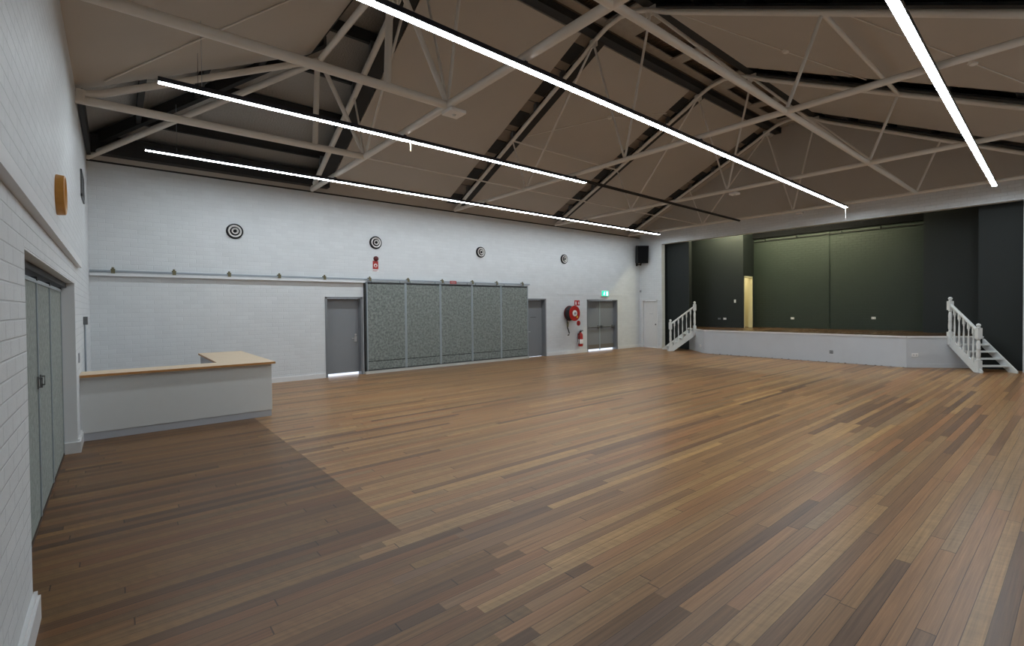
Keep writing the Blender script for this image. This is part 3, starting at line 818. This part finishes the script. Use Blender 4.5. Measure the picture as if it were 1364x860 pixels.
# ------------------------------------------------------------------ linear lights
ZL = 4.43
def linear_light(p, q, label):
    p = Vector((*p, ZL)); q = Vector((*q, ZL))
    d = (q - p).normalized(); n = Vector((-d.y, d.x, 0))
    ln = (q - p).length
    M = Matrix(((d.x, n.x, 0, p.x), (d.y, n.y, 0, p.y), (0, 0, 1, ZL), (0, 0, 0, 1)))
    t = thing('linear_light', label, 'ceiling light', ((p.x + q.x) / 2, (p.y + q.y) / 2, ZL), 'long linear lights')
    add_mesh('housing', box(0, ln, -0.044, 0.044, -0.012, 0.048, 0.003, M), M_navy, t)
    bm = B()
    k = max(1, int(ln / 1.6))
    for i in range(k):
        bx(bm, 0.006 + (ln - .012) * i / k, 0.006 + (ln - .012) * (i + 1) / k, -0.042, 0.042, -0.0128, -0.0115, 0, M)
    add_mesh('diffuser', bm, M_led, t)
    for x in TX:
        k = (x - p.x) / d.x
        if 0.05 < k < ln:
            c = M @ Vector((k, 0, 0))
            add_mesh('clamp', box(c.x - .02, c.x + .02, c.y - .03, c.y + .03, ZL + .046, HC - .03, 0.003), M_navy, t)
    for k in (0.45,):
        c = M @ Vector((k, 0, 0.046))
        add_mesh('suspension_wire', tube(c, (c.x, c.y, min(zh(c.x, SH), zb(c.y, SH), zn(c.y, SH)) - .01), 0.003, 6), M_galv, t)
    return M, ln, t
linear_light((0.795, 10.313), (16.448, 10.57), 'lit linear light closest to the wall with the grey doors and panels')
linear_light((0.797, 7.162), (8.434, 7.163), 'shorter lit linear light that ends in an unlit black rail')
MC, lc, tc = linear_light((2.0, 4.134), (16.369, 4.454), 'long lit linear light under the middle of the roof, ending above the stage front')
linear_light((4.6, 1.129), (16.293, 1.465), 'long lit linear light on the side farthest from the grey doors')
p = Vector((8.434, 7.163, ZL + .03)); q = Vector((16.19, 7.383, ZL + .03))
tag(add_mesh('unlit_rail', sweep(B(), [p, q], 0.036, 4), M_black), 'unlit black rail continuing from the shorter linear light toward the stage', 'rail')
c = MC @ Vector((lc - 0.05, 0, -0.03))
tag(add_mesh('pull_cord', tube(c, c - Vector((0, 0, 0.30)), 0.006, 6), M_signwhite), 'short white cord hanging from the end of the middle linear light', 'cord')
tag(add_mesh('pull_cord', tube((4.15, 7.162, ZL - .03), (4.15, 7.162, ZL - .17), 0.011, 8), M_lam), 'short cream toggle hanging under the shorter linear light', 'cord')

# ceiling fittings
def square_fitting(x, y, z, s, label):
    t = thing('emergency_light', label, 'emergency light', (x, y, z))
    add_mesh('body', box(x - s, x + s, y - s, y + s, z - 0.055, z, 0.012), M_signwhite, t)
    add_mesh('lens', lathe(B(), [(0.0, 0), (.03, 0), (.022, -.015), (0, -.02)], at(x, y, z - .055), 14), M_steel, t, True)
    add_mesh('bracket', box(x - .02, x + .02, y - .02, y + .02, z, HC, 0.002), M_tube, t)
square_fitting(TX[0] + .09, QN[1] - .02, HC - .06, 0.13, 'square white emergency light under the middle of the first roof truss')
square_fitting(TX[2] + .07, QN[1] - .15, HC - .06, 0.10, 'square white emergency light under the middle of the third roof truss')
square_fitting(TX[3] + .05, QN[1] - .18, HC - .06, 0.09, 'square white emergency light under the middle of the stage end truss')
def detector(x, y, z, label):
    t = thing('smoke_detector', label, 'smoke detector', (x, y, z))
    add_mesh('base', lathe(B(), [(0, 0), (.075, 0), (.075, -.02), (0, -.02)], at(x, y, z), 20), M_tube, t, True)
    add_mesh('head', lathe(B(), [(0, -.02), (.06, -.02), (.052, -.05), (.03, -.062), (0, -.062)], at(x, y, z), 20), M_tube, t, True)
yd = 8.04; detector(10.374, yd, zb(yd, SH + .012), 'smoke detector on the lining between the second and third trusses, door side of ridge')
detector(10.478, 3.812, zn(3.812, SH + .012), 'smoke detector between the second and third trusses, beyond the ridge, higher on the slope')
detector(10.469, 1.164, zn(1.164, SH + .012), 'smoke detector between the second and third trusses, beyond the ridge, lower on the slope')
def conduit(pts, label, r=0.012):
    tag(add_mesh('conduit', sweep(B(), pts, r, 8), M_tube, None, True), label, 'conduit')
conduit([(8.55, 9.20, zb(9.2, SH - .012)), (10.374, 8.04, zb(8.04, SH - .012)), (12.0, 7.4, zb(7.4, SH - .012))], 'thin conduit across the lining to the smoke detector, door side of ridge', .009)
conduit([(8.55, 5.0, zn(5.0, SH - .014)), (10.478, 3.84, zn(3.84, SH - .014)), (12.0, 2.9, zn(2.9, SH - .014))], 'thin conduit to the higher smoke detector beyond the ridge', .009)
conduit([(8.55, 2.3, zn(2.3, SH - .014)), (10.469, 1.18, zn(1.18, SH - .014)), (12.0, .3, zn(.3, SH - .014))], 'thin conduit to the lower smoke detector beyond the ridge', .009)
conduit([(0.3, 8.72, zh(.3, SH - .014)), (1.6, 7.4, zh(1.6, SH - .014)), (3.0, 6.0, zh(3.0, SH - .014))], 'thin conduit running diagonally up the sloping end lining', .011)
tag(add_mesh('hanging_wire', tube((1.33, 8.2, zh(1.33, SH)), (1.33, 8.2, zh(1.33, SH) - .5), 0.003, 6), M_dark), 'thin dark wire hanging from the sloping end lining', 'wire')

# ------------------------------------------------------------------ long wall fittings
# sliding rail and panels
t = thing('sliding_rail', 'galvanised sliding rail with brackets along the long white wall', 'rail', (5.5, W - .08, 2.44))
add_mesh('rail', box(0.0, 10.97, W - 0.085, W - 0.045, 2.422, 2.462, 0.006), M_galv, t)
for x in (0.338, 1.294, 2.271, 3.275, 4.293, 5.439, 6.53, 7.613, 8.663, 9.594, 10.653):
    bm = box(x - 0.035, x + 0.035, W - 0.10, W + 0.0, 2.458, 2.485, 0.004)
    bx(bm, x - 0.03, x + 0.03, W - 0.10, W - 0.09, 2.40, 2.475)
    sweep(bm, [(x, W - .07, 2.48), (x, W - .07, 2.515)], 0.02, 8)
    add_mesh('bracket', bm, M_brass, t)
edges = [5.335, 6.44, 7.53, 8.63, 9.74, 10.875]
names = ['grey flecked fabric sliding panel next to the single grey door', 'second grey flecked sliding panel from the single grey door', 'middle one of the five grey flecked sliding panels, below the red label',
         'fourth grey flecked sliding panel from the single grey door', 'grey flecked sliding panel overlapping the half hidden grey door']
for k, (a, b) in enumerate(zip(edges, edges[1:])):
    a += 0.004; b -= 0.004
    y1 = W - 0.035; y0 = W - 0.085
    t = thing('sliding_partition', names[k], 'sliding partition', ((a + b) / 2, y0, 0.1), 'grey sliding panels')
    add_mesh('core', box(a + .02, b - .02, y0 + .012, y1, 0.09, 2.345, 0.0), M_black, t)
    add_mesh('fabric', box(a + 0.022, b - 0.022, y0, y0 + 0.02, 0.325, 2.325, 0.004), M_fabric, t)
    add_mesh('kick_fabric', box(a + 0.022, b - 0.022, y0, y0 + 0.02, 0.105, 0.308, 0.004), M_fabric, t)
    bm = B()
    bx(bm, a, a + .026, y0 - .008, y1, 0.085, 2.36); bx(bm, b - .026, b, y0 - .008, y1, 0.085, 2.36)
    add_mesh('edge_profile', bm, M_alu, t)
    add_mesh('top_profile', box(a, b, y0 - .004, y1, 2.335, 2.368, 0.002), M_dark, t)
    add_mesh('bottom_profile', box(a, b, y0 - .004, y1, 0.075, 0.095, 0.002), M_dsteel, t)
    for x in (a + .15, b - .15): add_mesh('hanger', tube((x, W - .065, 2.36), (x, W - .065, 2.43), 0.012, 8), M_galv, t)
tag(add_mesh('partition_sill', box(5.29, 10.90, W - 0.10, W - 0.0, 0.0, 0.068, 0.004), M_sill), 'pale sill along the floor under the grey sliding panels', 'sill')
tag(add_mesh('edge_seal', box(5.292, 5.315, W - 0.075, W, 0.0, 2.40, 0.003), M_dark), 'black upright seal between the single grey door and the sliding panels', 'seal')

# round diffusers
def diffuser(x, z, label, r=0.165):
    t = thing('wall_diffuser', label, 'air diffuser', (x, W, z - r), 'round diffusers along the long wall')
    M = at(x, W, z, TOWALL)
    add_mesh('outer_ring', lathe(B(), [(r * .6, 0), (r, 0), (r, .03), (r * .93, .045), (r * .80, .03), (r * .6, .01)], M, 36), M_black, t, True)
    add_mesh('cone', lathe(B(), [(r * .50, .012), (r * .80, .05), (r * .75, .056), (r * .46, .02)], M, 36), M_signwhite, t, True)
    add_mesh('inner_ring', lathe(B(), [(r * .34, .012), (r * .58, .045), (r * .53, .06), (r * .32, .025)], M, 36), M_black, t, True)
    add_mesh('inner_cone', lathe(B(), [(r * .16, .02), (r * .42, .07), (r * .38, .078), (r * .14, .03)], M, 36), M_signwhite, t, True)
    add_mesh('hub', lathe(B(), [(0, .01), (r * .2, .01), (r * .2, .07), (r * .1, .085), (0, .085)], M, 24), M_black, t, True)
diffuser(2.40, 3.40, 'round black and white wall diffuser nearest the counter end of the hall')
diffuser(5.637, 3.41, 'round black and white wall diffuser above the black bell and small red sign')
diffuser(9.02, 3.385, 'round black and white wall diffuser high above the fourth grey sliding panel')
diffuser(12.67, 3.385, 'round black and white wall diffuser high above the red hose reel')

# alarm bell and its sign
t = thing('alarm_bell', 'small dark red round alarm bell above the red fire sign', 'alarm', (5.637, W, 2.92))
M = at(5.637, W, 2.99, TOWALL)
add_mesh('back_plate', lathe(B(), [(0, 0), (.05, 0), (.05, .02), (0, .02)], M), M_dred, t, True)
add_mesh('gong', lathe(B(), [(0, .02), (.068, .02), (.066, .04), (.05, .06), (.02, .07), (0, .07)], M), M_dred, t, True)
def flat(pts, x, y, z, dy):
    """polygon in the wall plane with a small thickness out of the wall"""
    bm = B()
    lo = [bm.verts.new((x + a, y, z + b)) for a, b in pts]; hi = [bm.verts.new((x + a, y - dy, z + b)) for a, b in pts]
    bm.faces.new(lo); bm.faces.new(hi[::-1])
    for i in range(len(pts)): bm.faces.new((lo[i], lo[(i + 1) % len(pts)], hi[(i + 1) % len(pts)], hi[i]))
    return bm
flame = [(-.02, -.035), (.02, -.035), (.034, -.005), (.022, .01), (.026, .04), (.004, .022), (-.004, .05), (-.02, .02), (-.032, .0)]
def circ(r, n=20): return [(r * math.cos(2 * PI * k / n), r * math.sin(2 * PI * k / n)) for k in range(n)]
t = thing('fire_sign', 'small upright red fire sign with white symbol under the round bell', 'sign', (5.63, W, 2.72))
add_mesh('panel', box(5.63 - .075, 5.63 + .075, W - .008, W, 2.72, 2.93, 0.002), M_red, t)
add_mesh('symbol', flat(circ(.048), 5.63, W - .008, 2.815, .003), M_signwhite, t)
add_mesh('flame', flat([(a * .8, b * .8) for a, b in flame], 5.63, W - .011, 2.81, .002), M_red, t)
add_mesh('caption', box(5.63 - .085, 5.63 + .085, W - .008, W, 2.655, 2.70, 0.002), M_signwhite, t)
bm = B()
for k in range(2): bx(bm, 5.63 - .072 + k * .0, 5.63 + .072 - k * .04, W - .010, W - .0075, 2.683 - k * .018, 2.691 - k * .018)
add_mesh('caption_lines', bm, M_red, t)
t = thing('red_label', 'small red label on the sliding rail above the middle panel', 'label', (7.96, W - .09, 2.38))
add_mesh('plate', box(7.86, 8.07, W - 0.10, W - 0.092, 2.385, 2.475, 0.002), M_red, t)
bm = B()
for z in (2.452, 2.428, 2.404): bx(bm, 7.885, 8.045, W - .1025, W - .0995, z - .004, z + .004)
add_mesh('white_lines', bm, M_signwhite, t)

# hose reel
t = thing('fire_hose_reel', 'red fire hose reel with white hub on the white wall beside the double doors', 'hose reel', (12.86, W, 1.15))
M = at(12.86, W, 1.46, TOWALL)
add_mesh('wall_bracket', box(12.80, 12.92, W - .16, W, 1.40, 1.52, 0.006), M_dred, t)
add_mesh('back_disc', lathe(B(), [(0, .06), (.265, .06), (.27, .07), (.27, .085), (.25, .09), (0, .09)], M, 36), M_dred, t, True)
bm = B()
for k in range(5):                       # coils of hose
    rr = 0.225; z = 0.115 + .042 * k
    pts = [(12.86 + rr * math.cos(2 * PI * j / 32), W - z, 1.46 + rr * math.sin(2 * PI * j / 32)) for j in range(33)]
    sweep(bm, pts, 0.022, 8, caps=False)
add_mesh('hose', bm, M_rubber, t, True)
add_mesh('drum', lathe(B(), [(.0, .09), (.20, .09), (.20, .31), (0, .31)], M, 30), M_rubber, t, True)
fd = add_mesh('front_disc', lathe(B(), [(0, .31), (.25, .31), (.27, .315), (.27, .335), (.24, .34), (.12, .325), (0, .325)], M, 36), M_red, t, True)
add_mesh('hub_label', lathe(B(), [(0, .32), (.11, .32), (.11, .345), (0, .345)], M, 28), M_signwhite, fd, True)
add_mesh('hub_cap', lathe(B(), [(0, .34), (.045, .34), (.04, .375), (0, .375)], M, 20), M_galv, fd, True)
add_mesh('sticker', flat(circ(.045, 14), 12.86 + .115, W - .336, 1.46 - .13, .006), M_yellow, fd)
pts = [(12.66, W - .15, 1.36), (12.67, W - .13, 1.22), (12.72, W - .10, 1.08), (12.75, W - .08, .95), (12.80, W - .08, .85), (12.84, W - .08, .76), (12.82, W - .08, .69), (12.77, W - .08, .68)]
add_mesh('hanging_hose', sweep(B(), pts, 0.02, 8), M_rubber, t, True)
add_mesh('nozzle', sweep(B(), [(12.735, W - .12, 1.14), (12.73, W - .12, .98)], [.034, .022], 10), M_brass, t, True)
# hose reel sign
t = thing('fire_sign', 'square red sign with two white symbols above the hose reel', 'sign', (13.335, W, 1.73))
add_mesh('panel', box(13.20, 13.47, W - .01, W, 1.735, 1.925, 0.002), M_red, t)
bm = flat([(-.022, -.065), (.022, -.065), (.03, -.03), (.026, .05), (-.026, .05), (-.03, -.03)], 13.27, W - .01, 1.83, .003)
add_mesh('hose_symbol', bm, M_signwhite, t)
add_mesh('flame_symbol', flat([(a * .9, b * 1.3) for a, b in flame], 13.41, W - .01, 1.825, .003), M_signwhite, t)
t = thing('fire_sign', 'round red sign above the fire extinguisher', 'sign', (13.41, W, 1.02))
add_mesh('panel', flat(circ(.095, 28), 13.41, W, 1.09, .008), M_red, t)
add_mesh('symbol', flat([(-.018, -.05), (.018, -.05), (.018, .025), (0, .05), (-.018, .025)], 13.41, W - .008, 1.09, .002), M_dred, t)
# extinguisher
t = thing('fire_extinguisher', 'red fire extinguisher with white label hung on the wall beside the double doors', 'fire extinguisher', (13.40, W - .1, .25))
M = at(13.40, W - .105, 0.25)
add_mesh('cylinder', lathe(B(), [(.0, 0), (.075, 0), (.088, .02), (.088, .40), (.07, .46), (.03, .49), (.03, .52), (0, .52)], M, 24), M_red, t, True)
bm = B(); lathe(bm, [(.0895, .10), (.0905, .11), (.0905, .25), (.0895, .26)], M, 24)
add_mesh('label_band', bm, M_signwhite, t, True)
bm = box(13.375, 13.425, W - .14, W - .07, .765, .80, .004); bx(bm, 13.39, 13.41, W - .23, W - .08, .80, .815); bx(bm, 13.39, 13.41, W - .22, W - .08, .83, .845)
add_mesh('valve', bm, M_black, t)
add_mesh('hose', sweep(B(), [(13.37, W - .1, .79), (13.31, W - .12, .76), (13.295, W - .13, .65), (13.298, W - .13, .45), (13.30, W - .13, .32)], 0.014, 8), M_rubber, t, True)
add_mesh('wall_bracket', box(13.36, 13.44, W - .03, W, .40, .72, .003), M_black, t)

# exit sign
t = thing('exit_sign', 'lit green running man exit sign above the double doors', 'exit sign', (14.85, W, 2.08))
add_mesh('body', box(14.64, 15.07, W - .06, W, 2.075, 2.30, .008), M_signwhite, t)
fa = add_mesh('face', box(14.655, 15.055, W - .066, W - .058, 2.09, 2.285, .002), M_exitg, t)
y = W - .066; cx, cz = 14.80, 2.185
bm = flat([(-.05, -.08), (.05, -.08), (.05, .075), (-.05, .075)], 14.965, y, cz, .003)
add_mesh('doorway_symbol', bm, M_exitw, fa)
bm = flat([(a + .012, b + .062) for a, b in circ(.017, 12)], cx, y, cz, .003)
def limb(bm, a, b, w):
    a = Vector((a[0], 0, a[1])); b = Vector((b[0], 0, b[1])); d = (b - a).normalized(); n = Vector((-d.z, 0, d.x)) * w
    ps = [a + n, b + n, b - n, a - n]
    lo = [bm.verts.new((cx + p.x, y, cz + p.z)) for p in ps]; hi = [bm.verts.new((cx + p.x, y - .003, cz + p.z)) for p in ps]
    bm.faces.new(lo); bm.faces.new(hi[::-1])
    for i in range(4): bm.faces.new((lo[i], lo[(i + 1) % 4], hi[(i + 1) % 4], hi[i]))
limb(bm, (.008, .042), (-.012, -.012), .014)
limb(bm, (-.012, -.01), (.028, -.035), .009); limb(bm, (.028, -.035), (.022, -.08), .008)
limb(bm, (-.012, -.01), (-.03, -.045), .009); limb(bm, (-.03, -.045), (-.068, -.055), .008)
limb(bm, (.005, .035), (.045, .012), .007); limb(bm, (.005, .035), (-.035, .022), .007); limb(bm, (-.035, .022), (-.05, -.008), .006)
add_mesh('running_man', bm, M_exitw, fa)

# corner speaker and sensor
t = thing('loudspeaker', 'black loudspeaker on a bracket high in the corner by the stage', 'loudspeaker', (16.85, 11.6, 3.42))
R = Matrix.Translation((16.86, 11.64, 3.79)) @ Matrix.Rotation(math.radians(-40), 4, 'Z') @ Matrix.Rotation(math.radians(8), 4, 'X')
bm = box(-.22, .22, -.17, .17, -.35, .35, .012, R); add_mesh('cabinet', bm, M_black, t)
add_mesh('grille', box(-.205, .205, -.182, -.168, -.335, .335, .006, R), M_blackmesh, t)
bm = B(); sweep(bm, [R @ Vector((0, .1, -.34)), R @ Vector((-.02, .12, -.45))], .03, 10); sweep(bm, [R @ Vector((-.02, .12, -.43)), (16.95, W, 3.42)], .02, 10)
bx(bm, 16.90, 17.0, W - .015, W, 3.34, 3.50)
add_mesh('bracket', bm, M_black, t)
t = thing('motion_sensor', 'tiny white motion sensor in the corner beside the white door', 'sensor', (L - .03, W - .05, 2.26))
add_mesh('body', box(L - .05, L, W - .09, W - .03, 2.26, 2.36, .008), M_toe, t)
add_mesh('lens', box(L - .056, L - .048, W - .08, W - .04, 2.27, 2.31, .003), M_dsteel, t)

# left wall fittings
t = thing('wall_clock', 'orange wood rimmed round wall clock above the folding doors', 'clock', (0.0, 5.60, 2.49))
M = at(LX, 5.60, 2.665, Matrix.Rotation(PI / 2, 4, 'Y'))
add_mesh('rim', lathe(B(), [(.13, 0), (.168, 0), (.17, .01), (.165, .055), (.155, .06), (.145, .05), (.13, .03)], M, 40), M_wood, t, True)
add_mesh('dial', lathe(B(), [(0, .0), (.15, .0), (.15, .035), (0, .035)], M, 40), M_signwhite, t, True)
bm = B(); bx(bm, LX + .037, LX + .041, 5.596, 5.604, 2.66, 2.76); bx(bm, LX + .037, LX + .041, 5.60, 5.67, 2.661, 2.669)
add_mesh('hands', bm, M_black, t)
t = thing('wall_grille', 'dark rectangular vent grille high on the end wall near the corner', 'vent', (0, 10.0, 3.4))
bm = B(); bx(bm, LX, LX + .02, 9.60, 10.32, 3.76, 3.80); bx(bm, LX, LX + .02, 9.60, 10.32, 3.40, 3.44); bx(bm, LX, LX + .02, 9.60, 9.64, 3.40, 3.80); bx(bm, LX, LX + .02, 10.28, 10.32, 3.40, 3.80)
add_mesh('frame', bm, M_dsteel, t)
bm = B()
for k in range(8): bx(bm, LX, LX + .015, 9.64, 10.28, 3.45 + .04 * k, 3.47 + .04 * k)
add_mesh('louvre', bm, M_dsteel, t)
t = thing('junction_box', 'small grey box with a conduit dropping behind the counter', 'switch box', (0, 9.56, 0.86))
add_mesh('box', box(LX, LX + .05, 9.50, 9.62, 1.48, 1.60, .006), M_dsteel, t)
add_mesh('conduit', tube((LX + .014, 9.60, .1), (LX + .014, 9.60, 1.48), .011, 8), M_galv, t, True)
t = thing('light_switch', 'grey switch plate on the end wall between folding doors and counter', 'light switch', (0, 8.18, 1.02))
add_mesh('plate', box(LX, LX + .012, 8.12, 8.24, 1.03, 1.15, .003), M_toe, t)
add_mesh('rocker', box(LX + .012, LX + .018, 8.15, 8.21, 1.06, 1.12, .002), M_skirt, t)

# ------------------------------------------------------------------ counter
t = thing('service_counter', 'off-white L-shaped counter with pale wood top in the corner by the folding doors', 'counter', (1.1, 8.5, 0))
CF, CX, CT = 8.27, 2.25, 0.86
add_mesh('front_panel', box(LX, CX, CF, CF + .03, 0.10, CT - .03, .003), M_counter, t)
add_mesh('end_panel', box(CX - .03, CX, CF + .03, 10.83, 0.10, CT - .03, .003), M_counter, t)
add_mesh('inner_panel', box(1.60, 1.63, CF + .42, 10.85, 0.0, CT - .03, .003), M_toe, t)
add_mesh('inner_panel', box(LX, 1.6, CF + .40, CF + .42, 0.0, CT - .03, .003), M_counter, t)
add_mesh('back_end_panel', box(1.60, CX, 10.83, 10.86, 0.0, CT - .03, .003), M_counter, t)
bm = B(); bx(bm, LX, CX - .01, CF + .006, CF + .03, 0, .10); bx(bm, CX - .03, CX - .01, CF + .03, 10.83, 0, .10)
add_mesh('toe_kick', bm, M_toe, t)
pts = [(LX, CF - .06), (CX + .04, CF - .06), (CX + .04, 10.88), (1.57, 10.88), (1.57, CF + .44), (LX, CF + .44)]
tp = add_mesh('worktop', slab(B(), [(x, y, CT - .03) for x, y in pts], .03), M_lam, t)
bm = B()
bx(bm, 0.0, CX + .043, CF - .064, CF - .06, CT - .031, CT - .001); bx(bm, CX + .04, CX + .044, CF - .064, 10.88, CT - .031, CT - .001)
bx(bm, 1.566, 1.57, CF + .44, 10.88, CT - .031, CT - .001); bx(bm, 0, 1.57, CF + .44, CF + .444, CT - .031, CT - .001)
add_mesh('edging', bm, M_lamedge, tp)

# ------------------------------------------------------------------ world, camera, render settings
w = bpy.data.worlds.new('World'); S.world = w; w.use_nodes = True
bg = w.node_tree.nodes['Background']
bg.inputs[0].default_value = (0.80, 0.88, 1.0, 1); bg.inputs[1].default_value = 3.0

cam = bpy.data.cameras.new('Camera'); co = bpy.data.objects.new('Camera', cam); COL.objects.link(co)
cam.sensor_fit = 'HORIZONTAL'; cam.sensor_width = 36.0
cam.lens = 638.80 / 1364 * 36.0
cam.shift_y = -10.18 / 1364
cam.clip_start = 0.02
co.location = (0.3567, 0.0, 1.67)
co.rotation_euler = (1.5553, 0.0094, -0.6913)
S.camera = co
S.view_settings.view_transform = 'Standard'
try: S.view_settings.look = 'None'
except Exception: pass
S.view_settings.exposure = -0.24
S.view_settings.gamma = 1.0
S.view_settings.use_curve_mapping = False
S.cycles.use_denoising = True
S.cycles.max_bounces = 10
S.cycles.diffuse_bounces = 6
S.cycles.sample_clamp_indirect = 8.0
